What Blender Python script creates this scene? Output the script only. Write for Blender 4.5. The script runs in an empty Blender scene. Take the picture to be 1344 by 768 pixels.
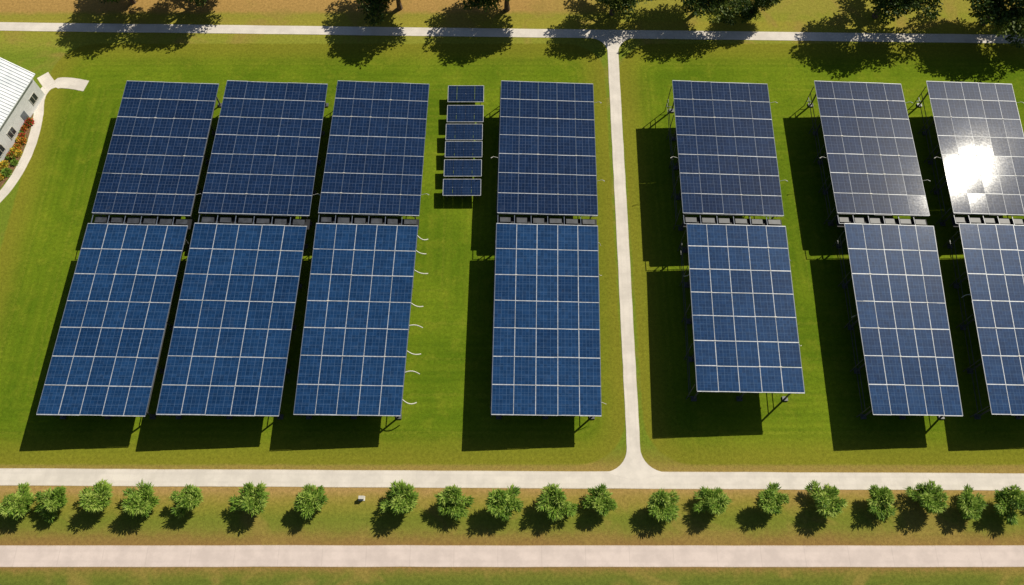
import bpy, math, random
from mathutils import Vector, Matrix
random.seed(7)
scene = bpy.context.scene
R = math.radians
col = scene.collection

# ---------------------------------------------------------------- node helpers
class NT:
    def __init__(s, name):
        s.mat = bpy.data.materials.new(name); s.mat.use_nodes = True
        s.t = s.mat.node_tree; s.t.nodes.clear()
        s.out = s.t.nodes.new('ShaderNodeOutputMaterial')
        s.b = s.t.nodes.new('ShaderNodeBsdfPrincipled')
        s.t.links.new(s.b.outputs[0], s.out.inputs[0])
    def put(s, sock, v):
        if v is None: return
        if isinstance(v, bpy.types.NodeSocket): s.t.links.new(v, sock)
        elif isinstance(v, (tuple, list)) and len(v) == 3 and sock.type == 'RGBA': sock.default_value = (*v, 1)
        else: sock.default_value = v
    def m(s, op, a, b=None, c=None, clamp=False):
        n = s.t.nodes.new('ShaderNodeMath'); n.operation = op; n.use_clamp = clamp
        s.put(n.inputs[0], a); s.put(n.inputs[1], b); s.put(n.inputs[2], c)
        return n.outputs[0]
    def mix(s, f, a, b, blend='MIX'):
        n = s.t.nodes.new('ShaderNodeMix'); n.data_type = 'RGBA'; n.blend_type = blend
        s.put(n.inputs[0], f); s.put(n.inputs[6], a); s.put(n.inputs[7], b)
        return n.outputs[2]
    def rng(s, v, a, b, c=0.0, d=1.0, smooth=True):
        n = s.t.nodes.new('ShaderNodeMapRange')
        if smooth: n.interpolation_type = 'SMOOTHSTEP'
        s.put(n.inputs[0], v); n.inputs[1].default_value = a; n.inputs[2].default_value = b
        n.inputs[3].default_value = c; n.inputs[4].default_value = d
        return n.outputs[0]
    def noise(s, vec, scale, detail=4, rough=0.55, dist=0.0):
        n = s.t.nodes.new('ShaderNodeTexNoise')
        s.put(n.inputs['Vector'], vec); n.inputs['Scale'].default_value = scale
        n.inputs['Detail'].default_value = detail; n.inputs['Roughness'].default_value = rough
        n.inputs['Distortion'].default_value = dist
        return n.outputs[0]
    def pos(s):
        g = s.t.nodes.new('ShaderNodeNewGeometry'); return g.outputs['Position']
    def obj(s):
        g = s.t.nodes.new('ShaderNodeTexCoord'); return g.outputs['Object']
    def sep(s, v):
        n = s.t.nodes.new('ShaderNodeSeparateXYZ'); s.put(n.inputs[0], v); return n.outputs
    def comb(s, x, y, z=0.0):
        n = s.t.nodes.new('ShaderNodeCombineXYZ'); s.put(n.inputs[0], x); s.put(n.inputs[1], y); s.put(n.inputs[2], z)
        return n.outputs[0]
    def uv(s):
        n = s.t.nodes.new('ShaderNodeUVMap'); n.uv_map = 'UVMap'; return s.sep(n.outputs[0])
    def attr(s, name):
        n = s.t.nodes.new('ShaderNodeAttribute'); n.attribute_name = name; return n.outputs['Fac']
    def ramp(s, fac, stops):
        n = s.t.nodes.new('ShaderNodeValToRGB'); e = n.color_ramp.elements
        e[0].position = stops[0][0]; e[0].color = (*stops[0][1], 1)
        e[1].position = stops[-1][0]; e[1].color = (*stops[-1][1], 1)
        for p, c in stops[1:-1]:
            q = e.new(p); q.color = (*c, 1)
        s.put(n.inputs[0], fac); return n.outputs[0]
    def set(s, **k):
        for a, v in k.items():
            s.put(s.b.inputs[a.replace('_', ' ')], v)
        return s.mat

def simple(name, c, rough=0.6, metal=0.0, var=0.25, scale=1.5):
    n = NT(name); o = n.obj()
    f = n.noise(o, scale, 3, 0.6)
    dark = tuple(x * (1 - var) for x in c)
    cc = n.mix(n.rng(f, 0.3, 0.7), dark, c)
    n.set(Base_Color=cc, Roughness=rough, Metallic=metal)
    return n.mat

# ---------------------------------------------------------------- ground
def mk_ground():
    n = NT('grass_ground'); p = n.pos(); x, y, z = n.sep(p)
    n1 = n.noise(p, 0.05, 3, 0.6); n2 = n.noise(p, 0.35, 4, 0.65)
    n3 = n.noise(p, 2.2, 3, 0.7); n4 = n.noise(p, 7.0, 3, 0.75)
    wob = n.m('ADD', n.m('MULTIPLY', n.m('SUBTRACT', n2, 0.5), 1.6), n.m('MULTIPLY', n.m('SUBTRACT', n3, 0.5), 0.9))
    yd = n.m('ADD', y, wob)
    G = (0.160, 0.215, 0.022); OL = (0.225, 0.205, 0.034); BR = (0.27, 0.165, 0.055)
    TAN = (0.38, 0.25, 0.09); DG = (0.125, 0.160, 0.026)
    t = lambda v: v / 150.0
    outer = n.ramp(n.m('DIVIDE', yd, 150.0), [
        (t(0), DG), (t(12.8), DG), (t(13.8), (0.17, 0.18, 0.03)), (t(14.8), BR), (t(17.8), BR), (t(18.9), (0.24, 0.18, 0.045)),
        (t(19.7), (0.20, 0.20, 0.035)), (t(21.2), (0.17, 0.20, 0.028)), (t(22.8), (0.23, 0.22, 0.035)), (t(24.0), (0.29, 0.23, 0.05)),
        (t(25.2), TAN), (t(28.2), (0.30, 0.22, 0.06)), (t(29.4), OL), (t(32), G), (t(103), G),
        (t(105.5), (0.24, 0.26, 0.035)), (t(110.5), (0.30, 0.27, 0.04)), (t(112.5), (0.27, 0.25, 0.04)),
        (t(113.6), (0.38, 0.24, 0.075)), (t(118), (0.42, 0.26, 0.085)), (t(130), (0.30, 0.21, 0.06))])
    fr = n.m('MULTIPLY', n.rng(n.m('ADD', x, n.m('MULTIPLY', wob, 8.0)), 0, 25), n.rng(y, 110.5, 111.5))
    outer = n.mix(n.m('MULTIPLY', fr, 0.8), outer, (0.25, 0.26, 0.035))
    patch = n.m('MULTIPLY', n.rng(n.noise(p, 0.12, 3, 0.6, 0.8), 0.50, 0.68), 0.6)
    outer = n.mix(patch, outer, (0.31, 0.22, 0.06))
    xx = n.m('ABSOLUTE', n.m('SUBTRACT', x, 17.85))
    r = 7.0
    qx = n.m('SUBTRACT', n.m('ABSOLUTE', n.m('SUBTRACT', xx, 50.6)), 49.3 - r)
    qy = n.m('SUBTRACT', n.m('ABSOLUTE', n.m('SUBTRACT', y, 67.3)), 38.5 - r)
    mx = n.m('MAXIMUM', qx, 0.0); my = n.m('MAXIMUM', qy, 0.0)
    ln = n.m('SQRT', n.m('ADD', n.m('MULTIPLY', mx, mx), n.m('MULTIPLY', my, my)))
    d = n.m('ADD', n.m('SUBTRACT', ln, r), n.m('MINIMUM', n.m('MAXIMUM', qx, qy), 0.0))
    dn = n.m('ADD', d, n.m('MULTIPLY', wob, 0.35))
    st = n.m('SINE', n.m('ADD', n.m('MULTIPLY', d, 5.6), n.m('MULTIPLY', n1, 9.0)))
    st2 = n.m('SINE', n.m('ADD', n.m('MULTIPLY', d, 2.1), n.m('MULTIPLY', n2, 2.2)))
    lawn = n.mix(n.rng(n1, 0.36, 0.64), (0.100, 0.165, 0.009), (0.158, 0.222, 0.013))
    lawn = n.mix(n.m('MULTIPLY', n.rng(n2, 0.48, 0.72), 0.5), lawn, (0.215, 0.245, 0.020))
    blot = n.noise(p, 0.9, 3, 0.65, 0.5)
    lawn = n.mix(n.m('MULTIPLY', n.rng(blot, 0.50, 0.72), 0.40), lawn, (0.080, 0.135, 0.010))
    amp = n.rng(n.noise(p, 0.09, 2, 0.5), 0.38, 0.62, 0.35, 1.0)
    sf = n.m('MULTIPLY', n.m('MULTIPLY', n.rng(st, -1, 1), n.rng(n3, 0.2, 0.65)), amp)
    lawn = n.mix(n.m('MULTIPLY', sf, 0.36), lawn, (0.070, 0.122, 0.007))
    lawn = n.mix(n.m('MULTIPLY', n.m('MULTIPLY', n.rng(st2, -0.1, 1), amp), 0.17), lawn, (0.225, 0.262, 0.020))
    trk = n.m('GREATER_THAN', n.m('SINE', n.m('ADD', n.m('MULTIPLY', d, 1.1), n.m('MULTIPLY', n2, 0.9))), 0.97)
    lawn = n.mix(n.m('MULTIPLY', n.m('MULTIPLY', trk, n.rng(n3, .35, .6)), 0.20), lawn, (0.25, 0.245, 0.03))
    lawn = n.mix(n.m('MULTIPLY', n.rng(dn, -6.0, -0.3), 0.75), lawn, (0.225, 0.205, 0.024))
    colr = n.mix(n.rng(dn, -0.25, 0.25), lawn, outer)
    fine = n.m('ADD', n.m('MULTIPLY', n3, 0.65), n.m('MULTIPLY', n4, 0.85))
    fine = n.rng(fine, 0.50, 1.00, 0.58, 1.36, False)
    sc = n.t.nodes.new('ShaderNodeVectorMath'); sc.operation = 'SCALE'
    n.put(sc.inputs[0], colr); n.put(sc.inputs[3], fine)
    n.set(Base_Color=sc.outputs[0], Roughness=0.95)
    n.b.inputs['Specular IOR Level'].default_value = 0.0
    return n.mat
MG = mk_ground()

def mesh_obj(name, verts, faces, mats, parent=None, uvs=None, midx=None, tint=None, smooth=False):
    me = bpy.data.meshes.new(name); me.from_pydata(verts, [], faces)
    for mm in (mats if isinstance(mats, list) else [mats]): me.materials.append(mm)
    if midx: me.polygons.foreach_set('material_index', midx)
    if uvs:
        l = me.uv_layers.new(name='UVMap')
        flat = [c for uv in uvs for c in uv]
        l.data.foreach_set('uv', flat)
    if tint:
        a = me.attributes.new('tint', 'FLOAT', 'FACE'); a.data.foreach_set('value', tint)
    if smooth: me.polygons.foreach_set('use_smooth', [True] * len(faces))
    me.update()
    o = bpy.data.objects.new(name, me); col.objects.link(o)
    if parent: o.parent = parent
    return o

def empty(name, loc=(0, 0, 0)):
    e = bpy.data.objects.new(name, None); e.location = loc; e.empty_display_size = 1; col.objects.link(e); return e

mesh_obj('ground', [(-2000, -1500, 0), (2000, -1500, 0), (2000, 2500, 0), (-2000, 2500, 0)], [(0, 1, 2, 3)], MG)

# ---------------------------------------------------------------- paths
def mk_concrete(name, c, joint=2.4, js=.12):
    n = NT(name); p = n.pos(); u, v, _ = n.uv()
    a = n.noise(p, 0.35, 4, 0.65); b = n.noise(p, 5, 3, 0.7)
    cc = n.mix(n.rng(a, 0.3, 0.7), tuple(k * 0.82 for k in c), c)
    cc = n.mix(n.m('MULTIPLY', n.rng(b, 0.5, 0.8), 0.2), cc, tuple(k * 0.6 for k in c))
    fr = n.m('FRACT', n.m('DIVIDE', u, joint))
    j = n.m('LESS_THAN', fr, 0.02)
    cc = n.mix(n.m('MULTIPLY', j, js), cc, tuple(k * 0.4 for k in c))
    wv = n.m('ABSOLUTE', n.m('SUBTRACT', n.m('ABSOLUTE', n.m('SUBTRACT', v, 0.5)), 0.24))
    cc = n.mix(n.m('MULTIPLY', n.rng(wv, 0.10, 0.02), n.m('MULTIPLY', a, 0.22)), cc, tuple(k * 0.62 for k in c))
    e = n.rng(n.m('ADD', n.m('ABSOLUTE', n.m('SUBTRACT', v, 0.5)), n.m('MULTIPLY', n.m('SUBTRACT', b, 0.5), 0.15)), 0.44, 0.52)
    cc = n.mix(n.m('MULTIPLY', e, 0.5), cc, (0.36, 0.28, 0.15))
    n.set(Base_Color=cc, Roughness=0.9)
    return n.mat
MC = mk_concrete('concrete_path_mat', (0.75, 0.69, 0.62))
MC2 = mk_concrete('concrete_road_mat', (0.71, 0.60, 0.55), 6.0, .16)

def strip(name, pts, w, mat, z=0.03):
    V, F, U = [], [], []
    P = [Vector((p[0], p[1], 0)) for p in pts]; L = 0; Ls = []
    for i, p in enumerate(P):
        if i: L += (p - P[i - 1]).length
        Ls.append(L)
        t = (P[min(i + 1, len(P) - 1)] - P[max(i - 1, 0)]).normalized(); q = Vector((-t.y, t.x, 0))
        ww = (w[i] if isinstance(w, list) else w) / 2
        jit = random.uniform(-.03, .03)
        a = p + q * (ww + jit); b = p - q * (ww - jit)
        V += [(a.x, a.y, z), (b.x, b.y, z), (a.x, a.y, -.05), (b.x, b.y, -.05)]
    for i in range(len(P) - 1):
        k = 4 * i; F.append((k, k + 1, k + 5, k + 4)); U += [(Ls[i], 0), (Ls[i], 1), (Ls[i + 1], 1), (Ls[i + 1], 0)]
        F.append((k, k + 4, k + 6, k + 2)); U += [(Ls[i], 0.02)] * 4
        F.append((k + 1, k + 3, k + 7, k + 5)); U += [(Ls[i], 0.98)] * 4
    return mesh_obj(name, V, F, mat, uvs=U)

def lin(a, b, n): return [(a[0] + (b[0] - a[0]) * i / n, a[1] + (b[1] - a[1]) * i / n) for i in range(n + 1)]
def yb(x): return 26.68 - 0.0049 * x
def yt(x): return 108.3 - 0.0160 * x
strip('cross_path', lin((-400, yb(-400)), (400, yb(400)), 160), 2.45, MC, 0.030)
strip('far_path', lin((-400, yt(-400)), (400, yt(400)), 160), 2.0, MC, 0.030)
strip('access_road', lin((-500, 16.2), (500, 16.2), 200), 2.85, MC2, 0.034)
strip('central_path', lin((17.5, 28), (18.25, 107), 40), 1.95, MC, 0.034)
def flare(name, x0, y0, sgn, rad, z):
    V = [(x0, y0 - sgn * 1.2, z)]
    out = []
    for i in range(9):
        a = math.pi / 2 * i / 8
        out.append((x0 - 0.95 - rad + rad * math.sin(a), y0 + sgn * (rad - rad * math.cos(a))))
    out2 = [(2 * x0 - p[0], p[1]) for p in reversed(out)]
    V += [(p[0], p[1], z) for p in out + out2]
    F = [(0, i, i + 1) if sgn < 0 else (0, i + 1, i) for i in range(1, len(V) - 1)]
    U = []
    for f in F: U += [(0.5, 0.5)] * 3
    mesh_obj(name, V, F, MC, uvs=U)
flare('path_junction', 17.5, yb(17) + 1.1, 1, 3.6, 0.040)
flare('path_junction', 18.25, yt(18) - 0.9, -1, 3.4, 0.040)
cp = [(-75.2, 96.2), (-77.5, 96.7), (-80, 96.9), (-82.0, 95.9), (-82.7, 93.5), (-82.2, 90), (-81.9, 86), (-82.1, 82), (-82.8, 78), (-84.2, 74.2), (-86.5, 70.5), (-90, 66.5), (-96, 62)]
sm = []
for i in range(len(cp) - 1):
    p0 = Vector(cp[max(i - 1, 0)]); p1 = Vector(cp[i]); p2 = Vector(cp[i + 1]); p3 = Vector(cp[min(i + 2, len(cp) - 1)])
    for k in range(6):
        t = k / 6
        q = 0.5 * ((2 * p1) + (-p0 + p2) * t + (2 * p0 - 5 * p1 + 4 * p2 - p3) * t * t + (-p0 + 3 * p1 - 3 * p2 + p3) * t ** 3)
        sm.append((q.x, q.y))
strip('garden_path', sm, [2.4 if i < 14 else 1.7 for i in range(len(sm))], MC, 0.030)
strip('garden_path', lin((-81.6, 96.3), (-83.5, 98.6), 3), 2.2, MC, 0.038)

# ---------------------------------------------------------------- solar arrays
def mk_pv(name, c1, c2, linec, nu, nv, linestr, vw, mu, mv, mstr):
    n = NT(name); u, v, _ = n.uv(); p = n.pos(); t = n.attr('tint')
    a = n.noise(p, 0.25, 3, 0.6, 0.4); b = n.noise(p, 3.5, 3, 0.7)
    cc = n.mix(n.m('ADD', n.m('MULTIPLY', t, 0.6), n.m('MULTIPLY', n.rng(a, .3, .7), .4)), c1, c2)
    def grid(fu_, fv_, wu, wv):
        fu = n.m('ABSOLUTE', n.m('SUBTRACT', n.m('FRACT', n.m('MULTIPLY', u, fu_)), 0.5))
        fv = n.m('ABSOLUTE', n.m('SUBTRACT', n.m('FRACT', n.m('MULTIPLY', v, fv_)), 0.5))
        return n.m('MAXIMUM', n.m('GREATER_THAN', fu, 0.5 - wu), n.m('GREATER_THAN', fv, 0.5 - wv))
    l = n.m('MULTIPLY', grid(nu, nv, vw, .06), n.m('MULTIPLY', n.rng(b, 0.25, 0.75, 0.25, 1.0), linestr))
    l2 = n.m('MULTIPLY', grid(mu, mv, .022 * mu / 2, .014 * mv / 2), n.rng(b, 0.25, 0.75, 0.5 * mstr, mstr))
    wn = n.t.nodes.new('ShaderNodeTexWhiteNoise'); wn.noise_dimensions = '3D'
    n.put(wn.inputs[0], n.comb(n.m('FLOOR', n.m('MULTIPLY', u, nu)), n.m('FLOOR', n.m('MULTIPLY', v, nv)), n.m('MULTIPLY', t, 97.0)))
    cc = n.mix(n.m('MULTIPLY', wn.outputs[0], 0.35), cc, tuple(k * 0.3 for k in c1))
    cc = n.mix(n.m('MAXIMUM', l, l2), cc, linec)
    dirt = n.m('MULTIPLY', n.rng(n.noise(p, 0.9, 4, 0.7, 0.6), 0.55, 0.8), 0.06)
    cc = n.mix(dirt, cc, (0.3, 0.32, 0.33))
    n.set(Base_Color=cc, Roughness=n.rng(b, 0.2, 0.8, 0.034, 0.050))
    n.b.inputs['IOR'].default_value = 1.40
    n.b.inputs['Coat Weight'].default_value = 0.05
    n.b.inputs['Coat Roughness'].default_value = 0.32
    return n.mat
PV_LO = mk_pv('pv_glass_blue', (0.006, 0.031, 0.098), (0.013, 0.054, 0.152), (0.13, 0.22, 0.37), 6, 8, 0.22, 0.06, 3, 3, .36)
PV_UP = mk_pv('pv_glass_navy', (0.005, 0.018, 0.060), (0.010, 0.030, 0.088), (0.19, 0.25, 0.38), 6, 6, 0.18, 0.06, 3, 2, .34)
ALU = simple('aluminium_frame', (0.50, 0.53, 0.57), 0.45, 0.0, 0.35, 3)
ALU_D = simple('aluminium_thin_frame', (0.15, 0.18, 0.24), 0.4, 0.0, 0.3, 3)
STEEL = simple('galvanised_steel', (0.13, 0.135, 0.14), 0.5, 0.3)
DARK = simple('dark_deck', (0.012, 0.013, 0.018), 0.7)
INV = simple('inverter_grey', (0.055, 0.062, 0.078), 0.5, 0, .5, 1.2)
WHT = simple('white_pvc', (0.62, 0.60, 0.54), 0.5, 0, 0.2)

def box(V, F, M, a, b, c, mi=0):
    k = len(V); V += a + b
    F += [(k, k + 3, k + 2, k + 1), (k + 4, k + 5, k + 6, k + 7), (k, k + 1, k + 5, k + 4), (k + 1, k + 2, k + 6, k + 5), (k + 2, k + 3, k + 7, k + 6), (k + 3, k, k + 4, k + 7)]
    M += [mi] * 6
def beam(V, F, M, p, q, w, h, mi=0):
    p = Vector(p); q = Vector(q); d = (q - p).normalized()
    up = Vector((0, 0, 1)) if abs(d.z) < .9 else Vector((0, 1, 0))
    s = d.cross(up).normalized() * w / 2; t = s.cross(d).normalized() * h / 2
    A = [tuple(p - s - t), tuple(p + s - t), tuple(p + s + t), tuple(p - s + t)]
    B = [tuple(q - s - t), tuple(q + s - t), tuple(q + s + t), tuple(q - s + t)]
    box(V, F, M, A, B, 0, mi)

def table(parent, TL, TR, BL, BR, zf, rows, cols, mat, upper, thick=0.06):
    TL, TR, BL, BR = map(Vector, (TL, TR, BL, BR))
    def P(u, v):
        q = (TL * (1 - u) + TR * u) * (1 - v) + (BL * (1 - u) + BR * u) * v
        return (q.x, q.y, zf(q.x, q.y))
    W = (TR - TL).length; H = (TL - BL).length
    V, F, U, T = [], [], [], []
    RV, RF, RM = [], [], []
    gu = (0.03 if upper else 0.05) / W; gv = (0.055 if upper else 0.06) / H
    vs = [i / rows for i in range(rows + 1)]; us = [i / cols for i in range(cols + 1)]
    for j in range(1, rows): vs[j] += random.uniform(-.1, .1) / H
    for i in range(1, cols): us[i] += random.uniform(-.08, .08) / W
    for j in range(rows):
        rt = random.uniform(-.25, .25)
        for i in range(cols):
            ja, jb = (random.uniform(-1, 1) * (0.03 if not upper else 0.04) / H for _ in range(2))
            u0 = us[i] + gu; u1 = us[i + 1] - gu; v0 = vs[j] + gv + ja; v1 = vs[j + 1] - gv + jb
            if j == 0: v0 = max(v0, 0)
            if j == rows - 1: v1 = min(v1, 1)
            c = [P(u0, v1), P(u1, v1), P(u1, v0), P(u0, v0)]
            tx = random.gauss(0, .004); ty = random.gauss(0, .004)
            dz = [-tx - ty, tx - ty, tx + ty, -tx + ty]
            top = [(a[0], a[1], a[2] + e) for a, e in zip(c, dz)]
            bot = [(a[0], a[1], a[2] - thick) for a in c]
            k = len(V); V += bot + top
            F.append((k + 4, k + 5, k + 6, k + 7)); U += [(0, 0), (1, 0), (1, 1), (0, 1)]
            tn = min(1, max(0, .5 + rt + random.gauss(0, .22))); T.append(tn)
            for q in ((0, 1, 5, 4), (1, 2, 6, 5), (2, 3, 7, 6), (3, 0, 4, 7), (0, 3, 2, 1)):
                F.append(tuple(k + a for a in q)); U += [(.5, .5)] * 4; T.append(0)
    mesh_obj('solar_modules', V, F, mat, parent, uvs=U, tint=T)
    dzr = -0.020
    for j in range(rows + 1):
        for i in range(cols):
            w = (0.125 if not upper else 0.10) * random.uniform(.75, 1.2)
            a = P(us[i], vs[j]); b = P(us[i + 1], vs[j])
            oy = random.uniform(-.03, .03)
            beam(RV, RF, RM, (a[0], a[1] + oy, a[2] + dzr), (b[0], b[1] + oy, b[2] + dzr), w, 0.05, 0)
    for i in range(cols + 1):
        for j in range(rows):
            a = P(us[i], vs[j]); b = P(us[i], vs[j + 1])
            edge = i in (0, cols)
            beam(RV, RF, RM, (a[0], a[1], a[2] + dzr - .01), (b[0], b[1], b[2] + dzr - .01), (0.10 if not upper else 0.06) * random.uniform(.6, 1.2), 0.05, 1 if (upper or edge) else 0)
    for j in range(1, rows):
        for i in range(1, cols):
            if random.random() < .4:
                a = P(us[i], vs[j]); s = random.uniform(.08, .2)
                beam(RV, RF, RM, (a[0] - s, a[1], a[2] + .03), (a[0] + s, a[1], a[2] + .03), s * .9, .05, 2)
    mesh_obj('module_rails', RV, RF, [ALU, ALU_D, WHT], parent, midx=RM)
    SV, SF, SM = [], [], []
    for u in (0.06, 0.5, 0.94):
        beam(SV, SF, SM, Vector(P(u, 0.0)) - Vector((0, 0, .42)), Vector(P(u, 1.0)) - Vector((0, 0, .42)), .16, .28)
    for j in range(rows + 1):
        v = min(max(vs[j], .01), .99)
        beam(SV, SF, SM, Vector(P(0.0, v)) - Vector((0, 0, .2)), Vector(P(1.0, v)) - Vector((0, 0, .2)), .1, .14)
    nr = 4
    for j in range(nr + 1):
        v = .04 + .92 * j / nr
        for u in (0.06, 0.5, 0.94):
            a = Vector(P(u, v)); beam(SV, SF, SM, (a.x, a.y, -.1), (a.x, a.y, a.z - .55), .2, .2)
            if j < nr: beam(SV, SF, SM, (a.x, a.y - 1.6, a.z - .55), (a.x, a.y, a.z - 2.2), .09, .09)
            beam(SV, SF, SM, (a.x - .4, a.y, .12), (a.x + .4, a.y, .12), .7, .24)
    for u in (-.012, 0.94):
        for zz in (2.3, 3.4):
            a = Vector(P(u, .04)); b = Vector(P(u, .96))
            beam(SV, SF, SM, (a.x, a.y, zz), (b.x, b.y, zz), .09, .09)
    for j in range(nr + 1):
        v = .04 + .92 * j / nr; a = Vector(P(-.012, v))
        beam(SV, SF, SM, (a.x, a.y, -.1), (a.x, a.y, a.z - .3), .1, .1)
        beam(SV, SF, SM, (a.x - .05, a.y, 1.2), (a.x + 1.2, a.y, 1.2), .08, .08)
    mesh_obj('support_frame', SV, SF, STEEL, parent, midx=SM)
    return P

def tube(V, F, pts, r, seg=6):
    P = [Vector(p) for p in pts]; k0 = len(V)
    for i, p in enumerate(P):
        t = (P[min(i + 1, len(P) - 1)] - P[max(i - 1, 0)]).normalized()
        a = t.cross(Vector((0.1, 0.2, 1))).normalized(); b = t.cross(a)
        rr = r[i] if isinstance(r, list) else r
        for s in range(seg):
            an = 2 * math.pi * s / seg; V.append(tuple(p + a * rr * math.cos(an) + b * rr * math.sin(an)))
    for i in range(len(P) - 1):
        for s in range(seg):
            s2 = (s + 1) % seg; k = k0 + i * seg
            F.append((k + s, k + s2, k + seg + s2, k + seg + s))

arrays = [
    ((-65.2, -49.9, -65.7, -50.6), (-65.9, -50.7, -66.6, -51.7), (93.0, 67.2, 65.3, 34.6), 5.0),
    ((-48.2, -31.4, -49.0, -31.9), (-49.3, -32.1, -49.8, -32.9), (93.0, 67.2, 65.3, 34.6), 5.0),
    ((-29.5, -14.1, -30.3, -14.6), (-30.4, -14.7, -30.6, -15.7), (93.0, 67.2, 65.3, 34.6), 5.0),
    ((-1.8, 13.8, -2.3, 13.5), (-2.4, 13.4, -2.9, 12.6), (93.0, 67.2, 65.3, 34.6), 5.0),
    ((26.8, 42.9, 26.4, 42.2), (26.8, 42.2, 25.9, 41.2), (91.8, 66.3, 64.4, 37.5), 6.5),
    ((51.2, 66.2, 50.9, 65.7), (51.7, 65.9, 50.6, 63.5), (93.0, 67.2, 65.3, 34.6), 5.0),
    ((70.2, 85.1, 69.1, 83.4), (69.5, 84.1, 67.2, 80.9), (93.0, 67.2, 65.3, 34.6), 5.0),
]
TILT = 0.055
for ai, (U4, L4, Y, z0) in enumerate(arrays):
    root = empty('solar_panel_array')
    xc = (U4[0] + U4[1] + L4[2] + L4[3]) / 4
    zf = lambda x, y, z0=z0, xc=xc: z0 - TILT * (x - xc)
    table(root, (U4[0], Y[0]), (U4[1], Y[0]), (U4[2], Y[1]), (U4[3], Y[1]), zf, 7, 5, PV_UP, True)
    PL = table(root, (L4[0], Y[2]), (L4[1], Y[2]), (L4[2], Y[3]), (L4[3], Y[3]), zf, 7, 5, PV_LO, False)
    V, F, M = [], [], []
    xa, xb = U4[2] + .1, U4[3] - .1; ym = (Y[1] + Y[2]) / 2
    za, zb = zf(xa, 0) - 1.2, zf(xb, 0) - 1.2
    beam(V, F, M, (xa, ym, za), (xb, ym, zb), 1.8, .12, 0)
    nb = 6
    for k in range(nb):
        t0 = (k + .12) / nb; t1 = (k + random.uniform(.7, .88)) / nb
        x0 = xa + (xb - xa) * t0; x1 = xa + (xb - xa) * t1
        beam(V, F, M, (x0, ym + .1, zf(x0, 0) - .85), (x1, ym + .1, zf(x1, 0) - .85), random.uniform(.8, 1.1), .55, 1)
        xm = xa + (xb - xa) * k / nb
        beam(V, F, M, (xm, ym - .9, zf(xm, 0) - .3), (xm, ym + .9, zf(xm, 0) - .3), .09, .09, 2)
    beam(V, F, M, (xa, ym + .86, zf(xa, 0) - .12), (xb, ym + .86, zf(xb, 0) - .12), .07, .07, 2)
    beam(V, F, M, (xa, ym - .86, zf(xa, 0) - .2), (xb, ym - .86, zf(xb, 0) - .2), .07, .07, 2)
    mesh_obj('inverter_walkway', V, F, [DARK, INV, ALU_D], root, midx=M)
    V, F = [], []
    sides = {2: [(1, .04), (1, .13), (1, .24), (1, .42), (1, .55), (1, .67), (1, .79), (1, .91)], 3: [(1, .1), (1, .25), (1, .93)],
             4: [(0, .3), (1, .2), (1, .7)], 5: [(0, .5)], 6: [(0, .4)], 0: [], 1: []}[ai]
    for sd, v in sides:
        a = Vector(PL(sd, v)); s = 1 if sd else -1
        pts = []
        Ln = random.uniform(1.6, 2.6) if ai == 2 else random.uniform(.7, 1.2); sw = random.uniform(-.9, .5)
        for k in range(8):
            t = k / 7
            pts.append((a.x + s * (-.3 + Ln * t), a.y + sw * math.sin(t * 2.6), a.z - .25 - 1.0 * t * t))
        tube(V, F, pts, .085 if ai == 2 else .045)
    if V: mesh_obj('cable_conduits', V, F, WHT, root)
    V, F = [], []
    for sd, v in (((1, .15), (0, .6), (1, .75)) if ai > 2 else ((1, .85),)):
        x = (U4[0] * (1 - v) + U4[2] * v) if sd == 0 else (U4[1] * (1 - v) + U4[3] * v)
        y = Y[0] + (Y[1] - Y[0]) * v; s = 1 if sd else -1
        z = zf(x, y)
        tube(V, F, [(x - s * .2, y, z - .3), (x + s * .5, y + .1, z - .1), (x + s * .9, y + .15, z + .0), (x + s * 1.3, y - .1, z - .05)], [.035, .035, .035, .08])
    mesh_obj('side_arms', V, F, WHT, root)

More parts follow.
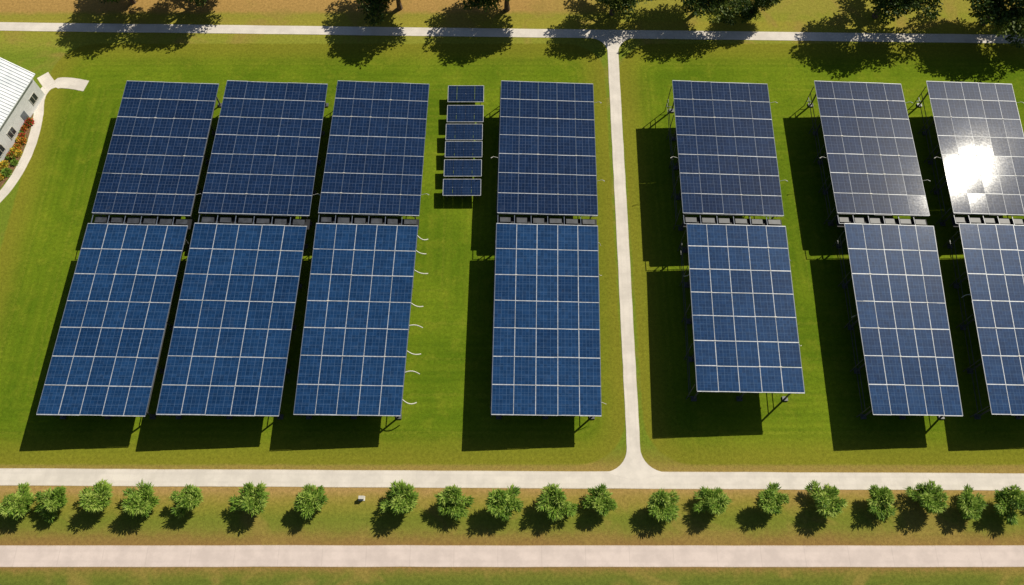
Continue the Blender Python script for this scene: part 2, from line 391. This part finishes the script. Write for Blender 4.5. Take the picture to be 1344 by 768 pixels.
for (ya, yb_, xo) in [(94.6, 91.3, .1), (90.4, 87.1, .1), (86.5, 83.4, 0), (82.95, 79.95, 0), (79.3, 76.2, -.05), (75.5, 72.5, -.1)]:
    root = empty('small_solar_table')
    zf = lambda x, y, ya=ya, yb_=yb_: 2.0 + .06 * (y - (ya + yb_) / 2)
    x0, x1 = -11.15 + xo, -5.0 + xo
    V, F, U, T = [], [], [], []
    for i in range(4):
        a = x0 + (x1 - x0) * i / 4 + .03; b = x0 + (x1 - x0) * (i + 1) / 4 - .03
        k = len(V)
        for zz in (-.06, 0):
            V += [(a, yb_, zf(0, yb_) + zz), (b, yb_, zf(0, yb_) + zz), (b, ya, zf(0, ya) + zz), (a, ya, zf(0, ya) + zz)]
        F.append((k + 4, k + 5, k + 6, k + 7)); U += [(0, 0), (1, 0), (1, 1), (0, 1)]; T.append(random.random())
        for q in ((0, 1, 5, 4), (1, 2, 6, 5), (2, 3, 7, 6), (3, 0, 4, 7), (0, 3, 2, 1)):
            F.append(tuple(k + c for c in q)); U += [(.5, .5)] * 4; T.append(0)
    mesh_obj('solar_modules', V, F, PV_UP, root, uvs=U, tint=T)
    V, F, M = [], [], []
    for yy in (ya, yb_, (ya + yb_) / 2):
        beam(V, F, M, (x0, yy, zf(0, yy) - .03), (x1, yy, zf(0, yy) - .03), .08, .09 if yy != (ya + yb_) / 2 else .05, 0)
    for xx in (x0, x1): beam(V, F, M, (xx, yb_, zf(0, yb_) - .03), (xx, ya, zf(0, ya) - .03), .08, .09, 0)
    for xx in (x0 + .6, (x0 + x1) / 2, x1 - .6):
        for yy in (ya - .5, yb_ + .5):
            beam(V, F, M, (xx, yy, -.1), (xx, yy, zf(0, yy) - .08), .1, .1, 1)
        beam(V, F, M, (xx, yb_ + .1, zf(0, yb_) - .14), (xx, ya - .1, zf(0, ya) - .14), .07, .1, 1)
    mesh_obj('frame', V, F, [ALU, STEEL], root, midx=M)

# ---------------------------------------------------------------- vegetation
def mk_leaf(name, c1, c2, c3):
    n = NT(name); t = n.attr('tint')
    oi = n.t.nodes.new('ShaderNodeObjectInfo').outputs['Random']
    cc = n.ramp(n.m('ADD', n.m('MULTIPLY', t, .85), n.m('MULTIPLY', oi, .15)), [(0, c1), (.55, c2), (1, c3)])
    n.set(Base_Color=cc, Roughness=0.55); n.b.inputs['Specular IOR Level'].default_value = .3
    tr = n.t.nodes.new('ShaderNodeBsdfTranslucent'); n.put(tr.inputs[0], cc)
    mx = n.t.nodes.new('ShaderNodeMixShader'); mx.inputs[0].default_value = .25
    n.t.links.new(n.b.outputs[0], mx.inputs[1]); n.t.links.new(tr.outputs[0], mx.inputs[2]); n.t.links.new(mx.outputs[0], n.out.inputs[0])
    return n.mat
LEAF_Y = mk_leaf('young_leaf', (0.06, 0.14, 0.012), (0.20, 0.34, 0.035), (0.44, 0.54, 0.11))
LEAF_O = mk_leaf('tree_leaf', (0.022, 0.045, 0.008), (0.065, 0.11, 0.016), (0.20, 0.24, 0.035))
BARK = simple('bark', (0.16, 0.11, 0.07), 0.9, 0, .5, 4)
def mk_leafcol(name, c): return mk_leaf(name, tuple(k * .5 for k in c), c, tuple(min(1, k * 1.5) for k in c))

def leaf(V, F, T, p, d, n, L, W, t):
    s = d.cross(n).normalized() * W / 2; k = len(V)
    V += [tuple(p), tuple(p + d * L * .5 + s), tuple(p + d * L - n * L * .12), tuple(p + d * L * .5 - s)]
    F.append((k, k + 1, k + 2, k + 3)); T.append(t)
def rv():
    while True:
        v = Vector((random.uniform(-1, 1), random.uniform(-1, 1), random.uniform(-1, 1)))
        if .05 < v.length < 1: return v.normalized()

def young_tree_mesh(seed):
    random.seed(seed); V, F, T = [], [], []
    h = random.uniform(.8, 1.1)
    tube(V, F, [(0, 0, -.1), (.03, 0, h * .6), (.05, .05, h), (.05, .03, 2.8)], [.16, .11, .09, .03])
    tips = []
    for i in range(26):
        a = i * 2.4 + random.uniform(-.3, .3); el = .1 + 1.25 * ((i * .618) % 1); L = random.uniform(1.5, 2.35)
        z0 = h + random.uniform(-.2, .7)
        e = Vector((math.cos(a) * math.cos(el) * L, math.sin(a) * math.cos(el) * L, z0 + math.sin(el) * L * 1.05))
        m = Vector((e.x * .5, e.y * .5, z0 + (e.z - z0) * .62))
        tube(V, F, [(0, 0, z0), tuple(m), tuple(e)], [.06, .04, .015], 4)
        tips += [(e, .5), (m * .6 + e * .4, .58), (m, .55)]
    nb = len(F); T = [0.0] * nb; MI = [0] * nb
    for c, r in tips:
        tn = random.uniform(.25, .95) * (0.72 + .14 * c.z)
        for _ in range(46):
            o = rv(); o.z *= .75; p = c + o * r * random.uniform(.15, .8)
            d = (o + Vector((c.x, c.y, 0)) * .55 + rv() * .45 + Vector((0, 0, .1))).normalized()
            nn = (Vector((0, 0, 1)) + rv() * .6).normalized()
            leaf(V, F, T, p, d, nn, random.uniform(.38, .78), random.uniform(.09, .16), min(1, max(0, tn + random.gauss(0, .18))))
    MI += [1] * (len(F) - nb)
    return V, F, T, MI

def big_tree_mesh(seed, Rr):
    random.seed(seed); V, F = [], []
    zc = 7.2
    tube(V, F, [(0, 0, -.2), (.1, 0, 1.5), (.2, .1, 3.2), (.1, .2, 5.5), (0, 0, 9)], [.55, .42, .36, .25, .08], 8)
    cl = []
    for i in range(15):
        a = i * 2.4 + random.uniform(-.3, .3); el = .05 + 1.05 * ((i * .618) % 1)
        rr = Rr * random.uniform(.7, 1.0)
        e = Vector((math.cos(a) * math.cos(el) * rr, math.sin(a) * math.cos(el) * rr, zc - 1.8 + math.sin(el) * 5))
        s = Vector((.1, .1, random.uniform(3, 5.5))); m = s.lerp(e, .5) + Vector((0, 0, .6)) + rv() * .4
        tube(V, F, [tuple(s), tuple(m), tuple(e)], [.2, .13, .04], 5)
        cl.append((e, random.uniform(1.4, 2.1)))
        cl.append((m.lerp(e, .3), random.uniform(1.4, 2.0)))
        for _ in range(3):
            e2 = e + rv() * random.uniform(1.2, 2.6); tube(V, F, [tuple(m), tuple(m.lerp(e2, .6) + rv() * .2), tuple(e2)], [.08, .05, .02], 4)
            cl.append((e2, random.uniform(.9, 1.6)))
    for _ in range(18):
        o = rv(); cl.append((Vector((o.x * Rr * .6, o.y * Rr * .6, zc + .6 + abs(o.z) * 2.5)), random.uniform(1.3, 1.9)))
    nb = len(F); T = [0.0] * nb; MI = [0] * nb
    for c, r in cl:
        tn = random.uniform(.15, .95)
        for _ in range(int(110 * r)):
            o = rv(); p = c + Vector((o.x, o.y, o.z * .7)) * r * random.uniform(.2, 1) ** .6
            leaf(V, F, T, p, (o + rv()).normalized(), (Vector((0, 0, .8)) + rv()).normalized(), random.uniform(.35, .65), random.uniform(.22, .4), min(1, max(0, tn + random.gauss(0, .15))))
    MI += [1] * (len(F) - nb)
    return V, F, T, MI

def tree_data(name, d, leafm):
    V, F, T, MI = d
    me = bpy.data.meshes.new(name); me.from_pydata(V, [], F); me.materials.append(BARK); me.materials.append(leafm)
    me.polygons.foreach_set('material_index', MI)
    a = me.attributes.new('tint', 'FLOAT', 'FACE'); a.data.foreach_set('value', T); me.update(); return me
YM = [tree_data('young_tree', young_tree_mesh(s), LEAF_Y) for s in (11, 12, 13, 14, 15)]
BM = [tree_data('shade_tree', big_tree_mesh(s, r), LEAF_O) for s, r in ((31, 6.6), (32, 7.2), (33, 6.2))]
random.seed(99)
def place(name, me, x, y, s, sz=None):
    o = bpy.data.objects.new(name, me); col.objects.link(o); o.location = (x, y, 0)
    o.rotation_euler = (0, 0, random.uniform(0, 6.28)); o.scale = (s, s, sz or s); return o
xs = [-68.4, -63.2, -57.6, -51.5, -44.4, -36.0, -28.3, -15.2, -8.1, -1.4, 5.9, 12.2, 20.6, 27.8, 35.6, 43.2, 51.1, 57.3, 63.0, 68.9, 75.4, -74.5, -81, 82, 88]
for i, x in enumerate(xs):
    place('young_tree', YM[i % 5], x + random.uniform(-.15, .15), 23.2 + random.uniform(-.3, .3), random.uniform(.94, 1.08))
for i, (x, y, s) in enumerate([(-70.5, 115.6, .95), (-57.2, 116.0, .95), (-20.8, 114.2, 1.05), (-.9, 113.9, 1.08), (18.4, 112.8, .85), (34.4, 113.6, 1.0),
                               (44.2, 112.2, .62), (67.0, 112.2, 1.1), (86.6, 110.6, 1.12), (99, 111.5, 1.0), (-112, 117, 1.0), (118, 110, 1.1)]):
    place('shade_tree', BM[i % 3], x, y, s, s)

# ---------------------------------------------------------------- building on the left edge
RW = NT('white_metal_roof'); o_ = RW.obj(); nn_ = RW.noise(o_, .6, 3)
RW.set(Base_Color=RW.mix(RW.rng(nn_, .3, .7), (0.62, 0.66, 0.70), (0.78, 0.80, 0.82)), Roughness=.4); ROOF = RW.mat
WALL = simple('white_siding', (0.68, 0.69, 0.70), .7, 0, .1)
GLASS = simple('dark_window_glass', (0.03, 0.04, 0.05), .1)
DOORM = simple('grey_door', (0.15, 0.17, 0.20), .5)
b = empty('white_building', (-81.3, 94.6, 0)); b.rotation_euler = (0, 0, math.atan2(-.963, -.27))
Lb, Wb, He, Hr = 24, 13, 5.2, 8.4
V = [(0.5, -0.6, -.1), (Lb, -0.6, -.1), (Lb, -Wb, -.1), (0.5, -Wb, -.1), (0.5, -0.6, He), (Lb, -0.6, He), (Lb, -Wb, He), (0.5, -Wb, He), (0.5, -Wb / 2 - .3, Hr - .1), (Lb, -Wb / 2 - .3, Hr - .1)]
F = [(0, 1, 5, 4), (1, 2, 6, 9, 5), (2, 3, 7, 6), (3, 0, 4, 8, 7)]
mesh_obj('walls', V, F, WALL, b)
V, F, M = [], [], []
ym = -Wb / 2 - .3
def slab(V, F, M, y0, z0, y1, z1):
    box(V, F, M, [(-.1, y0, z0), (Lb + .6, y0, z0), (Lb + .6, y1, z1), (-.1, y1, z1)], [(-.1, y0, z0 + .15), (Lb + .6, y0, z0 + .15), (Lb + .6, y1, z1 + .15), (-.1, y1, z1 + .15)], 0)
slab(V, F, M, 0, He - .2, ym, Hr)
slab(V, F, M, ym, Hr, -Wb - .6, He - .2)
for k in range(42):
    x = .1 + k * .58
    beam(V, F, M, (x, 0, He), (x, ym, Hr + .2), .06, .08); beam(V, F, M, (x, ym, Hr + .2), (x, -Wb - .6, He), .06, .08)
beam(V, F, M, (-.15, ym, Hr + .22), (Lb + .65, ym, Hr + .22), .5, .1)
mesh_obj('roof', V, F, ROOF, b, midx=M)
V, F, M = [], [], []
for k in range(6):
    x = 2 + k * 3.7
    if k == 1:
        box(V, F, M, [(x, -.56, 0), (x + 1.2, -.56, 0), (x + 1.2, -.6, 0), (x, -.6, 0)], [(x, -.56, 2.2), (x + 1.2, -.56, 2.2), (x + 1.2, -.6, 2.2), (x, -.6, 2.2)], 0, 1)
    else:
        box(V, F, M, [(x, -.57, 1), (x + 1.6, -.57, 1), (x + 1.6, -.6, 1), (x, -.6, 1)], [(x, -.57, 2.6), (x + 1.6, -.57, 2.6), (x + 1.6, -.6, 2.6), (x, -.6, 2.6)], 0, 0)
        for zz in (1, 2.6): beam(V, F, M, (x - .08, -.55, zz), (x + 1.68, -.55, zz), .08, .08, 2)
        for xx in (x, x + .8, x + 1.6): beam(V, F, M, (xx, -.55, 1), (xx, -.55, 2.6), .07, .07, 2)
mesh_obj('windows_and_door', V, F, [GLASS, DOORM, WHT], b, midx=M)

MUL = simple('mulch', (0.24, 0.13, 0.06), .95, 0, .5, 3)
bed = [(-83.6, 94.2), (-83.6, 92.4), (-83.1, 90), (-82.8, 86), (-83.0, 82), (-83.75, 78), (-85.2, 74.5), (-87.6, 71), (-91, 67.2), (-93, 69.5), (-90.2, 73), (-88.0, 76), (-86.6, 79), (-85.6, 83), (-84.9, 87), (-84.1, 91)]
mesh_obj('flower_bed', [(x, y, .05) for x, y in bed], [tuple(range(len(bed)))], MUL)
FL = [mk_leafcol('flower_orange', (0.70, 0.24, 0.04)), mk_leafcol('flower_red', (0.58, 0.07, 0.04)), LEAF_Y, mk_leafcol('flower_yellow', (0.75, 0.50, 0.06))]
def shrub_mesh(seed, mats):
    random.seed(seed); V, F = [], []
    for i in range(6):
        a = i * 1.05; tube(V, F, [(0, 0, -.03), (math.cos(a) * .2, math.sin(a) * .2, .3), (math.cos(a) * .45, math.sin(a) * .45, .5)], [.03, .02, .01], 4)
    nb = len(F); T = [0.] * nb; MI = [0] * nb
    for _ in range(420):
        o = rv(); o.z = abs(o.z); rr = random.uniform(.3, 1) ** .5 * random.uniform(.5, .75)
        p = Vector((o.x * rr, o.y * rr, .1 + o.z * rr * .8)); fl = random.random() < .55 and rr > .42
        leaf(V, F, T, p, (o + rv() * .6).normalized(), (Vector((0, 0, 1)) + rv() * .6).normalized(), .26, .22 if fl else .12, random.random())
        MI.append(2 if fl else 1)
    me = bpy.data.meshes.new('flowering_shrub'); me.from_pydata(V, [], F)
    for mm in (BARK, LEAF_Y, mats): me.materials.append(mm)
    me.polygons.foreach_set('material_index', MI)
    at = me.attributes.new('tint', 'FLOAT', 'FACE'); at.data.foreach_set('value', T); me.update(); return me
SM_ = [shrub_mesh(50 + i, FL[i]) for i in range(4)]
random.seed(5)
cen = [(-83.8, 92.5), (-83.8, 90.5), (-83.8, 88.6), (-83.9, 86.5), (-84.0, 84.6), (-84.2, 82.6), (-84.4, 80.6), (-85.0, 78.7), (-85.9, 76.8), (-86.9, 75), (-88.1, 73.2), (-89.5, 71.4), (-91, 69.6)]
for i, (x, y) in enumerate(cen):
    for k in range(3):
        place('flowering_shrub', SM_[random.randrange(4)], x + random.uniform(-.6, .6), y + random.uniform(-.9, .9), random.uniform(.8, 1.25))

# ---------------------------------------------------------------- small utility cabinet by the lower path
ub = empty('utility_cabinet', (-21.1, 24.0, 0)); ub.scale = (.75, .75, .75)
V, F, M = [], [], []
def bx(x0, x1, y0, y1, z0, z1, mi=0):
    box(V, F, M, [(x0, y0, z0), (x1, y0, z0), (x1, y1, z0), (x0, y1, z0)], [(x0, y0, z1), (x1, y0, z1), (x1, y1, z1), (x0, y1, z1)], 0, mi)
bx(-.6, .6, -.45, .45, -.05, .1, 0); bx(-.42, .42, -.26, .26, .1, 1.05); bx(-.47, .47, -.31, .31, 1.053, 1.13); bx(-.02, .02, -.275, -.262, .15, 1.0, 1); bx(.08, .14, -.29, -.262, .5, .65, 1)
mesh_obj('cabinet', V, F, [WHT, INV], ub, midx=M)

# ---------------------------------------------------------------- light, sky, camera
sd = Vector((.795, .70, 1.0)).normalized()
sun = bpy.data.lights.new('sun', 'SUN'); sun.energy = 5.0; sun.angle = R(.53); sun.color = (1, .93, .78)
so = bpy.data.objects.new('sun', sun); so.rotation_euler = (-sd).to_track_quat('-Z', 'Y').to_euler(); so.location = (60, 60, 90); col.objects.link(so)
w = bpy.data.worlds.new('World'); scene.world = w; w.use_nodes = True
wt = w.node_tree; bg = wt.nodes['Background']; sk = wt.nodes.new('ShaderNodeTexSky'); sk.sky_type = 'NISHITA'; sk.sun_disc = False
sk.sun_elevation = math.asin(sd.z); sk.sun_rotation = math.atan2(sd.x, sd.y)
wt.links.new(sk.outputs[0], bg.inputs[0]); bg.inputs[1].default_value = .05
cam = bpy.data.cameras.new('camera'); cam.sensor_width = 36; cam.lens = 1110 / 1344 * 36; cam.clip_start = .5; cam.clip_end = 6000
co = bpy.data.objects.new('camera', cam); co.location = (0, 0, 120); co.rotation_euler = (R(25), 0, 0); col.objects.link(co); scene.camera = co
scene.view_settings.view_transform = 'Standard'; scene.view_settings.look = 'None'; scene.view_settings.exposure = 0
